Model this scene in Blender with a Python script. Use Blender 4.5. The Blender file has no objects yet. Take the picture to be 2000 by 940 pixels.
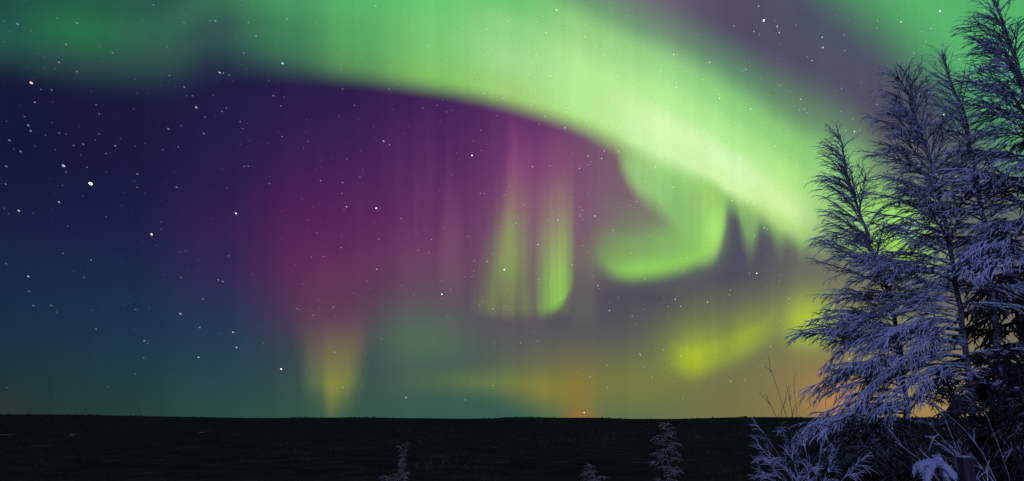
import bpy, math, random
import numpy as np

rng = np.random.default_rng(11)
random.seed(11)
SC = bpy.context.scene
COL = SC.collection

# ------------------------------------------------------------------ camera
CAM_Z = 1.75
FPX = 1192.0                                  # focal length for a 2000 px wide frame
PITCH = math.atan(345.0 / FPX)                # horizon sits 345 px under the centre
cd = bpy.data.cameras.new("camera")
cam = bpy.data.objects.new("camera", cd)
COL.objects.link(cam)
cam.location = (0, 0, CAM_Z)
cam.rotation_euler = (math.radians(90) + PITCH, 0, 0)
cd.sensor_width = 36.0
cd.lens = FPX / 2000.0 * 36.0
cd.clip_start = 0.05
cd.clip_end = 200000.0
SC.camera = cam
SC.view_settings.view_transform = 'Standard'
SC.view_settings.look = 'None'
SC.view_settings.exposure = 0.0
SC.view_settings.gamma = 1.0
SC.view_settings.use_curve_mapping = False
SC.cycles.use_denoising = False
SC.cycles.max_bounces = 4
SC.cycles.sample_clamp_direct = 3.0
SC.cycles.sample_clamp_indirect = 1.0
SC.cycles.transparent_max_bounces = 12

cp, sp = math.cos(PITCH), math.sin(PITCH)
FW = np.array([0, cp, sp]); UP = np.array([0, -sp, cp]); RT = np.array([1.0, 0, 0])


def ray(px, py):
    d = FW + RT * ((px - 1000) / FPX) + UP * ((470 - py) / FPX)
    return d


def at(px, py, Y):
    d = ray(px, py)
    return np.array([0, 0, CAM_Z]) + d * (Y / d[1])


def lin(c):
    c = c / 255.0
    return c / 12.92 if c <= 0.04045 else ((c + 0.055) / 1.055) ** 2.4


def L3(rgb):
    return (lin(rgb[0]), lin(rgb[1]), lin(rgb[2]), 1.0)


# ------------------------------------------------------------------ night sky with the aurora (world, direction only)
MOON_EL, MOON_AZ = math.radians(15), math.radians(-158)    # behind the viewer, to the left
world = bpy.data.worlds.new("World")
SC.world = world
world.use_nodes = True
WT = world.node_tree
WT.nodes.clear()


class E:
    """a float socket with arithmetic"""
    def __init__(self, s): self.s = s
    def __add__(a, b): return M('ADD', a, b)
    def __radd__(a, b): return M('ADD', b, a)
    def __sub__(a, b): return M('SUBTRACT', a, b)
    def __rsub__(a, b): return M('SUBTRACT', b, a)
    def __mul__(a, b): return M('MULTIPLY', a, b)
    def __rmul__(a, b): return M('MULTIPLY', b, a)
    def __truediv__(a, b): return M('DIVIDE', a, b)
    def __neg__(a): return M('MULTIPLY', a, -1.0)


def M(op, *args):
    n = WT.nodes.new('ShaderNodeMath')
    n.operation = op
    for i, a in enumerate(args):
        if isinstance(a, E):
            WT.links.new(a.s, n.inputs[i])
        else:
            n.inputs[i].default_value = float(a)
    return E(n.outputs[0])


def sstep(x, a, b):
    n = WT.nodes.new('ShaderNodeMapRange')
    n.interpolation_type = 'SMOOTHSTEP'
    for i, v in ((0, x), (1, a), (2, b)):
        if isinstance(v, E): WT.links.new(v.s, n.inputs[i])
        else: n.inputs[i].default_value = v
    return E(n.outputs[0])


def mixc(fac, a, b):
    n = WT.nodes.new('ShaderNodeMix')
    n.data_type = 'RGBA'
    WT.links.new(fac.s, n.inputs[0])
    for i, v in ((6, a), (7, b)):
        if isinstance(v, tuple): n.inputs[i].default_value = v
        else: WT.links.new(v, n.inputs[i])
    return n.outputs[2]


def ramp(x, lo, hi, stops, interp='LINEAR'):
    """stops: (position in lo..hi, rgb)"""
    t = (x - lo) * (1.0 / (hi - lo))
    n = WT.nodes.new('ShaderNodeValToRGB')
    n.color_ramp.interpolation = interp
    el = n.color_ramp.elements
    stops = sorted(stops, key=lambda s: s[0])
    while len(el) < len(stops): el.new(0.5)
    for e, (p, c) in zip(el, stops):
        e.position = min(max((p - lo) / (hi - lo), 0), 1)
    for e, (p, c) in zip(el, stops):
        e.color = L3(c) if isinstance(c, (tuple, list)) else (c, c, c, 1)
    WT.links.new(t.s, n.inputs[0])
    return n.outputs[0]


def framp(x, lo, hi, stops, interp='LINEAR'):
    o = ramp(x, lo, hi, stops, interp)
    n = WT.nodes.new('ShaderNodeRGBToBW')
    WT.links.new(o, n.inputs[0])
    return E(n.outputs[0])


def curve(x, lo, hi, pts, ylo, yhi):
    n = WT.nodes.new('ShaderNodeFloatCurve')
    t = (x - lo) * (1.0 / (hi - lo))
    WT.links.new(t.s, n.inputs['Value'])
    c = n.mapping.curves[0]
    P = [((a - lo) / (hi - lo), (b - ylo) / (yhi - ylo)) for a, b in sorted(pts)]
    c.points[0].location = P[0]
    c.points[1].location = P[-1]
    for p in P[1:-1]: c.points.new(*p)
    n.mapping.use_clip = False
    n.mapping.update()
    return E(n.outputs[0]) * (yhi - ylo) + ylo


tc = WT.nodes.new('ShaderNodeTexCoord')
sx = WT.nodes.new('ShaderNodeSeparateXYZ')
WT.links.new(tc.outputs['Generated'], sx.inputs[0])
DX, DY, DZ = (E(o) for o in sx.outputs)
# chart of the northern sky: tangent plane to the celestial sphere at 16 degrees over due north,
# in units of 0.048 degrees (fixed to the compass, not to the viewer)
W_ = DY * cp + DZ * sp
WS = M('MAXIMUM', W_, 0.2)
X = DX / WS * FPX + 1000.0
Y = 470.0 - (DZ * cp - DY * sp) / WS * FPX

# --- glow of the air behind the aurora: columns of (height, colour)
COLS = [
    (0,    [(-300, (17, 19, 43)), (150, (21, 23, 55)), (300, (20, 22, 56)), (450, (24, 31, 66)), (560, (24, 41, 70)), (650, (24, 47, 68)), (730, (27, 51, 58)), (812, (36, 53, 49))]),
    (250,  [(-300, (19, 19, 45)), (200, (24, 24, 58)), (330, (24, 24, 62)), (450, (27, 31, 70)), (560, (25, 43, 73)), (650, (26, 51, 75)), (730, (29, 59, 66)), (812, (34, 62, 55))]),
    (430,  [(-300, (22, 22, 48)), (200, (32, 28, 68)), (350, (38, 28, 72)), (450, (48, 32, 78)), (540, (46, 40, 82)), (620, (36, 52, 84)), (730, (35, 68, 78)), (812, (40, 78, 66))]),
    (640,  [(-300, (23, 21, 45)), (180, (43, 28, 73)), (300, (58, 31, 83)), (420, (79, 32, 86)), (520, (92, 41, 86)), (600, (85, 55, 83)), (690, (60, 70, 77)), (810, (49, 83, 70))]),
    (850,  [(-300, (38, 38, 56)), (200, (64, 33, 85)), (300, (79, 38, 92)), (420, (96, 47, 96)), (500, (107, 62, 98)), (590, (92, 75, 92)), (680, (71, 86, 85)), (810, (53, 92, 79))]),
    (1050, [(-300, (60, 60, 80)), (240, (100, 52, 104)), (330, (118, 62, 112)), (420, (124, 80, 114)), (520, (110, 86, 104)), (620, (90, 84, 94)), (710, (88, 100, 84)), (810, (72, 106, 78))]),
    (1250, [(-100, (116, 104, 120)), (60, (100, 92, 112)), (320, (122, 96, 108)), (400, (120, 98, 110)), (480, (108, 100, 102)), (580, (76, 74, 88)), (660, (88, 94, 86)), (740, (110, 116, 70)), (812, (94, 112, 80))]),
    (1450, [(-100, (86, 78, 102)), (60, (82, 76, 100)), (300, (84, 80, 100)), (440, (82, 80, 98)), (550, (78, 72, 92)), (620, (94, 94, 90)), (700, (108, 112, 80)), (812, (118, 114, 72))]),
    (1650, [(-100, (74, 92, 100)), (60, (76, 84, 100)), (250, (86, 78, 100)), (480, (112, 106, 106)), (540, (112, 112, 96)), (620, (122, 128, 90)), (710, (134, 122, 80)), (812, (140, 116, 74))]),
    (2000, [(-300, (40, 60, 60)), (60, (76, 84, 100)), (300, (78, 80, 96)), (450, (90, 82, 96)), (600, (104, 98, 96)), (720, (120, 112, 88)), (812, (132, 120, 82))]),
    (2500, [(-300, (16, 18, 44)), (300, (22, 24, 60)), (812, (50, 50, 60))]),
]
acc = None
px0 = None
for cx, st in COLS:
    r = ramp(Y, -300.0, 900.0, st)
    if acc is None:
        acc = r
    else:
        acc = mixc(sstep(X, float(px0), float(cx)), acc, r)
    px0 = cx


def blob(x, y, sx_, sy_, col, alpha, rot=0.0):
    """soft patch of aurora"""
    global acc
    c, s = math.cos(math.radians(rot)), math.sin(math.radians(rot))
    dx = X - float(x); dy = Y - float(y)
    u = dx * (c / sx_) + dy * (s / sx_)
    v = dx * (-s / sy_) + dy * (c / sy_)
    g = M('EXPONENT', (u * u + v * v) * -0.5) * alpha
    acc = mixc(g, acc, L3(col))


def pillar(lx, rx, y0, y1, soft_l, soft_r, cols, alphas, tilt=(0, 0)):
    """upright ray: left and right edge (at y0 and y1), colours and strength down its height"""
    global acc
    t = (Y - float(y0)) * (1.0 / (y1 - y0))
    l = t * float(lx[1] - lx[0]) + float(lx[0])
    r = t * float(rx[1] - rx[0]) + float(rx[0])
    a = sstep(X - l, -float(soft_l), float(soft_l)) * sstep(r - X, -float(soft_r), float(soft_r))
    a = a * framp(Y, y0 - 120.0, y1 + 120.0, alphas, 'EASE')
    acc = mixc(a, acc, ramp(Y, y0 - 120.0, y1 + 120.0, cols))


def curtain(edge, bright, soft, fall, cols, x0, x1, strength=1.0, rays=0.0, window=None):
    """hanging curtain: a lower border, brightness along it, fading upwards"""
    global acc
    ys = [p[1] for p in edge]
    e = curve(X, float(x0), float(x1), edge, min(ys) - 60.0, max(ys) + 60.0)
    h = e - Y
    bmap = framp(X, float(x0), float(x1), [(p, lin_inv(v)) for p, v in bright], 'EASE')
    a = sstep(h, -float(soft), float(soft)) * framp(h, 0.0, float(fall[-1][0]), fall, 'EASE') * bmap * strength
    if rays: a = a * (sstep(FRAYS, 0.25, 0.75) * rays + (1.0 - rays))
    if window is not None: a = a * window
    acc = mixc(a, acc, ramp(h, -40.0, float(cols[-1][0]), cols))
    return h


def lin_inv(v): return v


# fine upright ray structure in the purple curtain
nz = WT.nodes.new('ShaderNodeTexNoise')
nz.noise_dimensions = '2D'
nz.inputs['Scale'].default_value = 1.0
nz.inputs['Detail'].default_value = 2.0
cv = WT.nodes.new('ShaderNodeCombineXYZ')
WT.links.new((X * 0.022).s, cv.inputs[0]); WT.links.new((Y * 0.0012).s, cv.inputs[1])
WT.links.new(cv.outputs[0], nz.inputs['Vector'])
RAYS = E(nz.outputs[0])
nz2 = WT.nodes.new('ShaderNodeTexNoise'); nz2.noise_dimensions = '2D'
nz2.inputs['Scale'].default_value = 1.0; nz2.inputs['Detail'].default_value = 3.0
cv2 = WT.nodes.new('ShaderNodeCombineXYZ')
WT.links.new((X * 0.055).s, cv2.inputs[0]); WT.links.new((Y * 0.0022).s, cv2.inputs[1])
WT.links.new(cv2.outputs[0], nz2.inputs['Vector'])
FRAYS = E(nz2.outputs[0])
dx = (X - 960.0) * (1 / 130.0); dy = (Y - 420.0) * (1 / 120.0)
g = M('EXPONENT', (dx * dx + dy * dy) * -0.5) * sstep(RAYS, 0.38, 0.8) * 0.22
acc = mixc(g, acc, L3((150, 92, 124)))

# broad glows
blob(620, 470, 100, 80, (98, 40, 92), 0.2)
blob(640, 556, 44, 44, (108, 60, 86), 0.35)
blob(830, 660, 60, 42, (80, 116, 84), 0.75)
blob(1180, 630, 130, 50, (76, 76, 88), 0.4)
blob(860, 600, 60, 60, (104, 86, 98), 0.2)

# yellow ray standing on the horizon
pillar((590, 606), (714, 694), 620, 800, 26, 22, [(560, (114, 58, 92)), (630, (114, 76, 90)), (690, (112, 104, 82)), (745, (110, 124, 76)), (800, (80, 108, 78))],
       [(560, 0.0), (690, 0.66), (745, 0.68), (785, 0.35), (830, 0.15)])
pillar((632, 636), (706, 668), 640, 800, 10, 24, [(610, (116, 78, 90)), (690, (124, 118, 76)), (750, (136, 142, 62)), (800, (112, 122, 72))],
       [(600, 0.0), (710, 0.6), (765, 0.8), (790, 0.6), (820, 0.35)])

# low yellow arc with its dark hollow, and the orange glow at the foot
blob(1000, 748, 105, 17, (114, 134, 62), 0.62)
blob(1240, 752, 90, 34, (120, 124, 64), 0.65)
blob(1075, 762, 48, 30, (136, 130, 54), 0.8)
blob(1130, 768, 24, 40, (142, 118, 48), 0.62)
blob(1132, 814, 22, 12, (164, 110, 56), 0.6)
blob(955, 806, 78, 25, (52, 90, 80), 0.88, 9)
blob(1110, 700, 60, 25, (112, 104, 80), 0.4)

# yellow-green patches low in the north-east
blob(1390, 655, 95, 44, (116, 134, 74), 0.5, -14)
curtain([(1250, 690), (1300, 706), (1335, 726), (1365, 728), (1400, 714), (1450, 694), (1490, 672), (1520, 640), (1560, 600)],
        [(1250, 0.0), (1300, 0.12), (1330, 0.7), (1352, 1.0), (1376, 0.92), (1402, 0.55), (1425, 0.5), (1455, 0.66), (1480, 0.6), (1505, 0.3), (1530, 0.0)],
        30, [(0, 1.0), (32, 1.0), (62, 0.5), (120, 0.16), (200, 0.0)], [(-40, (140, 150, 60)), (10, (166, 184, 46)), (45, (172, 194, 40)), (90, (142, 164, 62)), (200, (118, 132, 80))], 1250, 1560, 0.96, 0.25)
blob(1362, 698, 40, 20, (168, 188, 44), 0.5, -12)
blob(1440, 672, 60, 18, (150, 170, 56), 0.45, -20)
blob(1584, 628, 32, 28, (168, 190, 66), 0.95)
blob(1572, 585, 40, 45, (132, 142, 84), 0.35)
blob(1582, 630, 32, 30, (170, 194, 62), 0.9)
blob(1622, 772, 34, 28, (204, 138, 74), 0.7)
blob(1570, 760, 70, 45, (146, 122, 76), 0.4)
blob(1830, 800, 90, 24, (176, 142, 74), 0.6)
blob(1900, 700, 80, 60, (120, 116, 80), 0.4)

# two tall rays in the middle, pink above and green below
tw = (Y - 360.0) * (1.0 / 255.0)
win = sstep(X - (984.0 - tw * 56.0), -26.0, 26.0)
curtain([(900, 596), (930, 608), (965, 614), (1000, 617), (1035, 617), (1060, 614), (1085, 612), (1120, 612), (1180, 612)],
        [(900, 0.0), (930, 0.62), (960, 0.74), (978, 0.62), (998, 0.76), (1012, 0.66), (1024, 0.78), (1036, 0.5), (1045, 0.18), (1054, 0.5), (1068, 0.5), (1100, 0.4), (1120, 0.1), (1134, 0.0), (1180, 0.0)],
        17, [(0, 1.0), (45, 1.0), (110, 0.95), (200, 0.72), (300, 0.35), (400, 0.0)],
        [(-40, (118, 124, 86)), (15, (122, 134, 84)), (70, (118, 132, 86)), (150, (134, 142, 98)), (215, (144, 120, 110)), (300, (152, 88, 124)), (400, (140, 64, 118))], 900, 1180, 1.0, 0.35, win)
pillar((990, 966), (1014, 1014), 380, 570, 16, 16, [(300, (156, 90, 128)), (400, (148, 122, 112)), (450, (146, 158, 98)), (540, (138, 164, 86)), (580, (130, 150, 84))],
       [(240, 0.0), (340, 0.3), (440, 0.68), (510, 0.72), (560, 0.35), (600, 0.0)])
pillar((996, 1000), (1012, 1012), 230, 420, 14, 14, [(220, (136, 64, 122)), (320, (152, 84, 130)), (400, (152, 116, 116))],
       [(200, 0.0), (260, 0.45), (370, 0.42), (460, 0.0)])
curtain([(1030, 610), (1055, 614), (1072, 610), (1088, 602), (1100, 591), (1110, 576), (1120, 560), (1140, 530)],
        [(1030, 0.0), (1038, 0.02), (1054, 0.22), (1068, 0.62), (1082, 0.94), (1092, 0.98), (1102, 0.85), (1112, 0.45), (1126, 0.0), (1140, 0.0)],
        15, [(0, 1.0), (60, 1.0), (120, 0.95), (200, 0.72), (290, 0.42), (390, 0.0)],
        [(-40, (120, 160, 84)), (12, (142, 200, 84)), (60, (150, 198, 92)), (120, (152, 172, 106)), (190, (152, 132, 114)), (270, (140, 90, 116)), (390, (128, 66, 112))], 1030, 1140, 1.0, 0.2)
pillar((1122, 1118), (1166, 1160), 480, 640, 16, 14, [(480, (118, 98, 104)), (560, (104, 108, 94)), (630, (96, 108, 88))], [(440, 0.0), (540, 0.35), (610, 0.42), (660, 0.0)])
pillar((872, 862), (902, 898), 330, 560, 12, 10, [(300, (104, 48, 104)), (450, (134, 86, 116)), (540, (128, 92, 108))], [(300, 0.0), (450, 0.32), (520, 0.25), (600, 0.0)])

# the second, outer arc at the top right
e3 = curve(X, 1300.0, 2500.0, [(1300, -215), (1500, -95), (1600, -12), (1700, 75), (1800, 165), (1900, 280), (2000, 370), (2200, 480), (2500, 520)], -300.0, 900.0)
h3 = e3 - Y
a3 = sstep(h3, -70.0, 105.0) * sstep(X, 1330.0, 1560.0) * sstep(X, 2700.0, 2200.0) * 0.97 * sstep(Y, -700.0, -150.0)
acc = mixc(a3, acc, ramp(h3, -100.0, 300.0, [(-100, (80, 120, 100)), (60, (82, 156, 102)), (160, (90, 182, 108)), (300, (84, 180, 104))]))

# main arc: its lower and upper border, and its colours along its length
LO = [(-300, 117), (0, 123), (120, 139), (220, 150), (300, 154), (360, 146), (415, 127), (480, 127), (560, 137), (650, 146), (750, 159),
            (850, 173), (950, 193), (1050, 221), (1130, 247), (1200, 281), (1260, 316), (1330, 346), (1390, 374), (1430, 402), (1480, 425),
            (1530, 456), (1580, 482), (1640, 498), (1720, 505), (1850, 540), (2300, 600)]
lo = curve(X, -300.0, 2300.0, LO, -300.0, 900.0)
hi = curve(X, -300.0, 2300.0,
           [(-300, -420), (600, -300), (900, -160), (1100, -50), (1200, 8), (1300, 58), (1400, 112), (1500, 165), (1600, 216), (1680, 262), (1740, 330), (1850, 430), (2300, 560)], -500.0, 700.0)
softw = curve(X, -300.0, 2300.0, [(-300, 52), (0, 50), (300, 62), (480, 44), (650, 30), (850, 26), (1100, 26), (1250, 34), (1400, 32), (1560, 36), (2300, 50)], 0.0, 100.0)
hL = lo - Y
band = sstep(hL, softw * -1.0, softw) * sstep(Y - hi, -85.0, 85.0)
band = band * sstep(X, 2050.0, 1750.0)
BC = [
    (0,    [(-100, (22, 52, 54)), (0, (34, 79, 69)), (60, (36, 86, 73)), (150, (40, 73, 73))]),
    (150,  [(-100, (22, 52, 52)), (0, (36, 94, 69)), (55, (38, 111, 73)), (130, (47, 81, 75)), (180, (43, 73, 73))]),
    (300,  [(-100, (26, 57, 52)), (0, (43, 90, 76)), (60, (49, 100, 79)), (120, (50, 86, 76)), (190, (41, 66, 75))]),
    (420,  [(-100, (34, 77, 60)), (0, (57, 109, 85)), (60, (50, 86, 81)), (140, (45, 68, 77))]),
    (560,  [(-100, (55, 109, 73)), (0, (71, 151, 97)), (60, (62, 129, 89)), (130, (60, 103, 84))]),
    (700,  [(-100, (73, 137, 82)), (0, (89, 179, 105)), (70, (87, 168, 99)), (150, (93, 146, 89))]),
    (850,  [(-100, (86, 163, 86)), (0, (106, 200, 113)), (80, (121, 200, 115)), (165, (131, 192, 100))]),
    (1000, [(-100, (88, 163, 86)), (0, (111, 198, 113)), (60, (144, 211, 132)), (120, (161, 217, 140)), (180, (161, 211, 121)), (220, (157, 200, 108))]),
    (1150, [(0, (118, 180, 118)), (70, (154, 210, 132)), (140, (180, 232, 146)), (210, (182, 234, 146)), (270, (170, 222, 122))]),
    (1300, [(60, (120, 170, 122)), (130, (154, 214, 134)), (190, (180, 236, 148)), (250, (212, 248, 174)), (295, (206, 246, 172)), (345, (164, 218, 124))]),
    (1430, [(130, (110, 170, 118)), (210, (144, 210, 126)), (270, (176, 234, 144)), (325, (212, 250, 182)), (365, (210, 247, 168)), (400, (150, 206, 108))]),
    (1530, [(200, (110, 160, 112)), (280, (146, 208, 120)), (340, (180, 232, 138)), (400, (208, 242, 160)), (440, (186, 226, 134)), (475, (140, 180, 104))]),
    (1630, [(240, (112, 160, 108)), (320, (142, 204, 122)), (400, (148, 202, 116)), (470, (136, 172, 106))]),
    (1760, [(330, (104, 130, 104)), (430, (160, 225, 100)), (510, (160, 220, 76)), (560, (130, 160, 90))]),
    (1900, [(330, (84, 84, 98)), (520, (96, 92, 98))]),
]
LOX = [p[0] for p in LO]; LOY = [p[1] for p in LO]
bc = None
for cx, st in BC:
    e0 = float(np.interp(cx, LOX, LOY))
    r = ramp(hL, -100.0, 420.0, [(e0 - y, c) for y, c in st], 'EASE')
    bc = r if bc is None else mixc(sstep(X, float(pb), float(cx)), bc, r)
    pb = cx
# shoulder hanging under the arc, and the curl it ends in
e2 = curve(X, 1150.0, 1500.0, [(1150, 260), (1195, 290), (1215, 335), (1250, 382), (1284, 408), (1312, 440), (1338, 482), (1365, 506), (1388, 502), (1406, 478), (1420, 430), (1440, 380), (1500, 330)], 200.0, 600.0)
a2 = sstep(e2 - Y, -28.0, 30.0) * sstep(Y, 262.0, 330.0) * sstep(X, 1188.0, 1232.0) * sstep(X, 1432.0, 1402.0)
acc = mixc(a2 * (sstep(FRAYS, 0.3, 0.7) * 0.09 + 0.86), acc, ramp(X, 1200.0, 1420.0, [(1200, (148, 184, 118)), (1260, (154, 206, 124)), (1330, (142, 202, 112)), (1385, (168, 226, 116)), (1420, (150, 208, 108))]))
eh = curve(X, 1120.0, 1450.0, [(1120, 450), (1150, 500), (1175, 528), (1210, 544), (1260, 545), (1320, 534), (1360, 518), (1390, 490), (1408, 450), (1420, 400), (1450, 330)], 200.0, 600.0)
hh = eh - Y
ah = sstep(hh, -18.0, 24.0) * framp(hh, 0.0, 180.0, [(0, 0.92), (24, 1.0), (62, 0.6), (110, 0.24), (190, 0.0)], 'EASE') * sstep(X, 1148.0, 1228.0) * sstep(X, 1424.0, 1400.0)
acc = mixc(ah, acc, ramp(hh, -20.0, 120.0, [(-20, (118, 170, 92)), (12, (146, 210, 86)), (40, (140, 200, 94)), (120, (128, 160, 104))]))
blob(1322, 474, 42, 34, (136, 192, 102), 0.6)
blob(1393, 446, 14, 32, (172, 230, 116), 0.85, 8)
blob(1205, 500, 40, 26, (128, 158, 96), 0.5)
curtain([(1400, 370), (1426, 395), (1440, 425), (1453, 478), (1466, 498), (1477, 482), (1489, 452), (1500, 452), (1514, 484), (1526, 492), (1538, 470), (1550, 472), (1566, 500), (1578, 486), (1596, 476), (1640, 470)],
        [(1400, 0.0), (1428, 0.1), (1446, 0.85), (1470, 0.9), (1490, 0.75), (1530, 0.75), (1570, 0.85), (1600, 0.6), (1640, 0.2)],
        38, [(0, 0.5), (45, 0.85), (100, 0.9), (160, 0.4), (230, 0.0)], [(-40, (118, 150, 100)), (10, (138, 188, 104)), (50, (152, 206, 110)), (120, (168, 216, 120)), (200, (170, 216, 120))], 1400, 1640, 0.84, 0.2)
acc = mixc(band, acc, bc)

blob(0, 795, 30, 22, (56, 56, 54), 0.35)

# slight ray texture and the mottled airglow
ng = WT.nodes.new('ShaderNodeTexNoise'); ng.noise_dimensions = '2D'; ng.inputs['Scale'].default_value = 1.0; ng.inputs['Detail'].default_value = 1.0
cv3 = WT.nodes.new('ShaderNodeCombineXYZ')
WT.links.new((X * 0.42).s, cv3.inputs[0]); WT.links.new((Y * 0.42).s, cv3.inputs[1]); WT.links.new(cv3.outputs[0], ng.inputs['Vector'])
mod = (FRAYS - 0.5) * 0.07 + (RAYS - 0.5) * 0.13 + (E(ng.outputs[0]) - 0.5) * 0.30 + 1.0
vm = WT.nodes.new('ShaderNodeVectorMath'); vm.operation = 'SCALE'
WT.links.new(acc, vm.inputs[0]); WT.links.new(mod.s, vm.inputs['Scale'])
acc = vm.outputs[0]

# dark sky all round behind the viewer
acc = mixc(sstep(W_, 0.42, 0.18), acc, L3((30, 32, 66)))

# moonlit air (very faint) added to it
sky = WT.nodes.new('ShaderNodeTexSky')
sky.sky_type = 'NISHITA'
sky.sun_disc = False
sky.sun_elevation = MOON_EL
sky.sun_rotation = MOON_AZ
bg1 = WT.nodes.new('ShaderNodeBackground'); WT.links.new(acc, bg1.inputs[0]); bg1.inputs[1].default_value = 1.0
bg2 = WT.nodes.new('ShaderNodeBackground'); WT.links.new(sky.outputs[0], bg2.inputs[0]); bg2.inputs[1].default_value = 0.0003
ad = WT.nodes.new('ShaderNodeAddShader')
WT.links.new(bg1.outputs[0], ad.inputs[0]); WT.links.new(bg2.outputs[0], ad.inputs[1])
wo = WT.nodes.new('ShaderNodeOutputWorld')
WT.links.new(ad.outputs[0], wo.inputs[0])
world.cycles.sampling_method = 'MANUAL'
world.cycles.sample_map_resolution = 512

# ------------------------------------------------------------------ moonlight
sd = bpy.data.lights.new("moonlight", 'SUN')
sd.energy = 1.45
sd.color = (0.32, 0.385, 0.98)
sd.angle = math.radians(2.0)
so = bpy.data.objects.new("moonlight", sd)
COL.objects.link(so)
ld = np.array([math.cos(MOON_EL) * math.sin(MOON_AZ), math.cos(MOON_EL) * math.cos(MOON_AZ), math.sin(MOON_EL)])  # towards the moon
from mathutils import Vector
so.rotation_euler = Vector(tuple(-ld)).to_track_quat('-Z', 'Y').to_euler()

# ------------------------------------------------------------------ helpers
def tag(o, label=None, cat=None, group=None, kind=None):
    if label: o['label'] = label
    if cat: o['category'] = cat
    if group: o['group'] = group
    if kind: o['kind'] = kind
    return o


def empty(name, loc):
    o = bpy.data.objects.new(name, None)
    o.empty_display_size = 0.2
    COL.objects.link(o)
    o.location = tuple(loc)
    return o


def nrm(v):
    return v / np.maximum(np.linalg.norm(v, axis=-1, keepdims=True), 1e-9)


def make_mesh(name, verts, quads, mats, midx=None, parent=None, smooth=True, origin=None, tris=None):
    verts = np.asarray(verts, dtype=np.float32)
    if origin is not None:
        verts = verts - np.asarray(origin, dtype=np.float32)
    me = bpy.data.meshes.new(name)
    fl = []
    nq = 0 if quads is None else len(quads)
    nt = 0 if tris is None else len(tris)
    me.vertices.add(len(verts))
    me.vertices.foreach_set('co', verts.ravel())
    loops = np.concatenate([np.asarray(a, dtype=np.int32).ravel() for a in (quads, tris) if a is not None and len(a)])
    me.loops.add(len(loops))
    me.loops.foreach_set('vertex_index', loops)
    me.polygons.add(nq + nt)
    st = np.concatenate([np.arange(nq) * 4, nq * 4 + np.arange(nt) * 3]).astype(np.int32)
    me.polygons.foreach_set('loop_start', st)
    for m in mats: me.materials.append(m)
    if midx is not None:
        me.polygons.foreach_set('material_index', np.asarray(midx, dtype=np.int32))
    me.polygons.foreach_set('use_smooth', np.full(nq + nt, smooth))
    me.update(calc_edges=True)
    me.validate()
    o = bpy.data.objects.new(name, me)
    COL.objects.link(o)
    if parent is not None: o.parent = parent
    return o


def tubes(paths, radii, sides):
    """paths (N,K,3), radii (N,K) -> verts, quads"""
    N, K, _ = paths.shape
    t = np.empty_like(paths)
    t[:, 1:-1] = paths[:, 2:] - paths[:, :-2]
    t[:, 0] = paths[:, 1] - paths[:, 0]
    t[:, -1] = paths[:, -1] - paths[:, -2]
    t = nrm(t)
    ref = np.where(np.abs(t[:, :1, 2:3]) > 0.9, np.array([1.0, 0.1, 0.0]), np.array([0.05, 0.1, 1.0]))
    a = nrm(np.cross(t, np.broadcast_to(ref, t.shape)))
    b = np.cross(a, t)
    th = np.arange(sides) * (2 * math.pi / sides)
    ring = a[:, :, None, :] * np.cos(th)[None, None, :, None] + b[:, :, None, :] * np.sin(th)[None, None, :, None]
    v = paths[:, :, None, :] + ring * radii[:, :, None, None]
    idx = np.arange(N * K * sides).reshape(N, K, sides)
    nx = np.roll(idx, -1, axis=2)
    q = np.stack([idx[:, :-1], nx[:, :-1], nx[:, 1:], idx[:, 1:]], axis=-1).reshape(-1, 4)
    return v.reshape(-1, 3), q


class Geo:
    def __init__(self): self.v = []; self.q = []; self.m = []; self.n = 0
    def add(self, v, q, m=0):
        self.v.append(v); self.q.append(q + self.n); self.m.append(np.full(len(q), m)); self.n += len(v)
    def tube(self, paths, radii, sides, m=0):
        if len(paths): self.add(*tubes(paths, radii, sides), m)
    def build(self, name, mats, parent=None, origin=None, smooth=True):
        return make_mesh(name, np.concatenate(self.v), np.concatenate(self.q), mats, np.concatenate(self.m), parent, smooth, origin)


def grow(st, d, ln, K, droop, wob=0.12):
    """strands from st along d, length ln, bending down by droop over their length"""
    N = len(st)
    P = np.empty((N, K, 3)); P[:, 0] = st
    d = nrm(d.copy())
    step = (ln / (K - 1))[:, None]
    dr = np.asarray(droop)
    dr = (np.full(N, droop) if dr.ndim == 0 else dr)[:, None] / (K - 1)
    for k in range(1, K):
        d = d + np.array([0, 0, -1.0]) * dr + rng.normal(0, wob / math.sqrt(K), (N, 3))
        d = nrm(d)
        P[:, k] = P[:, k - 1] + d * step
    return P


def along(P, t):
    """points and tangents on strands P (N,K,3) at fraction t (N,)"""
    K = P.shape[1]
    f = np.clip(t, 0, 0.9999) * (K - 1)
    i = f.astype(int); w = (f - i)[:, None]
    n = np.arange(len(P))
    a, b = P[n, i], P[n, i + 1]
    return a * (1 - w) + b * w, nrm(b - a)


# ------------------------------------------------------------------ materials
def newmat(name):
    m = bpy.data.materials.new(name); m.use_nodes = True
    nt = m.node_tree; nt.nodes.clear()
    out = nt.nodes.new('ShaderNodeOutputMaterial')
    b = nt.nodes.new('ShaderNodeBsdfPrincipled')
    nt.links.new(b.outputs[0], out.inputs[0])
    return m, nt, b


def noise(nt, scale, detail=3, rough=0.6, coord='Object'):
    tcn = nt.nodes.new('ShaderNodeTexCoord')
    n = nt.nodes.new('ShaderNodeTexNoise')
    n.inputs['Scale'].default_value = scale; n.inputs['Detail'].default_value = detail; n.inputs['Roughness'].default_value = rough
    nt.links.new(tcn.outputs[coord], n.inputs['Vector'])
    return n.outputs[0]


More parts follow.
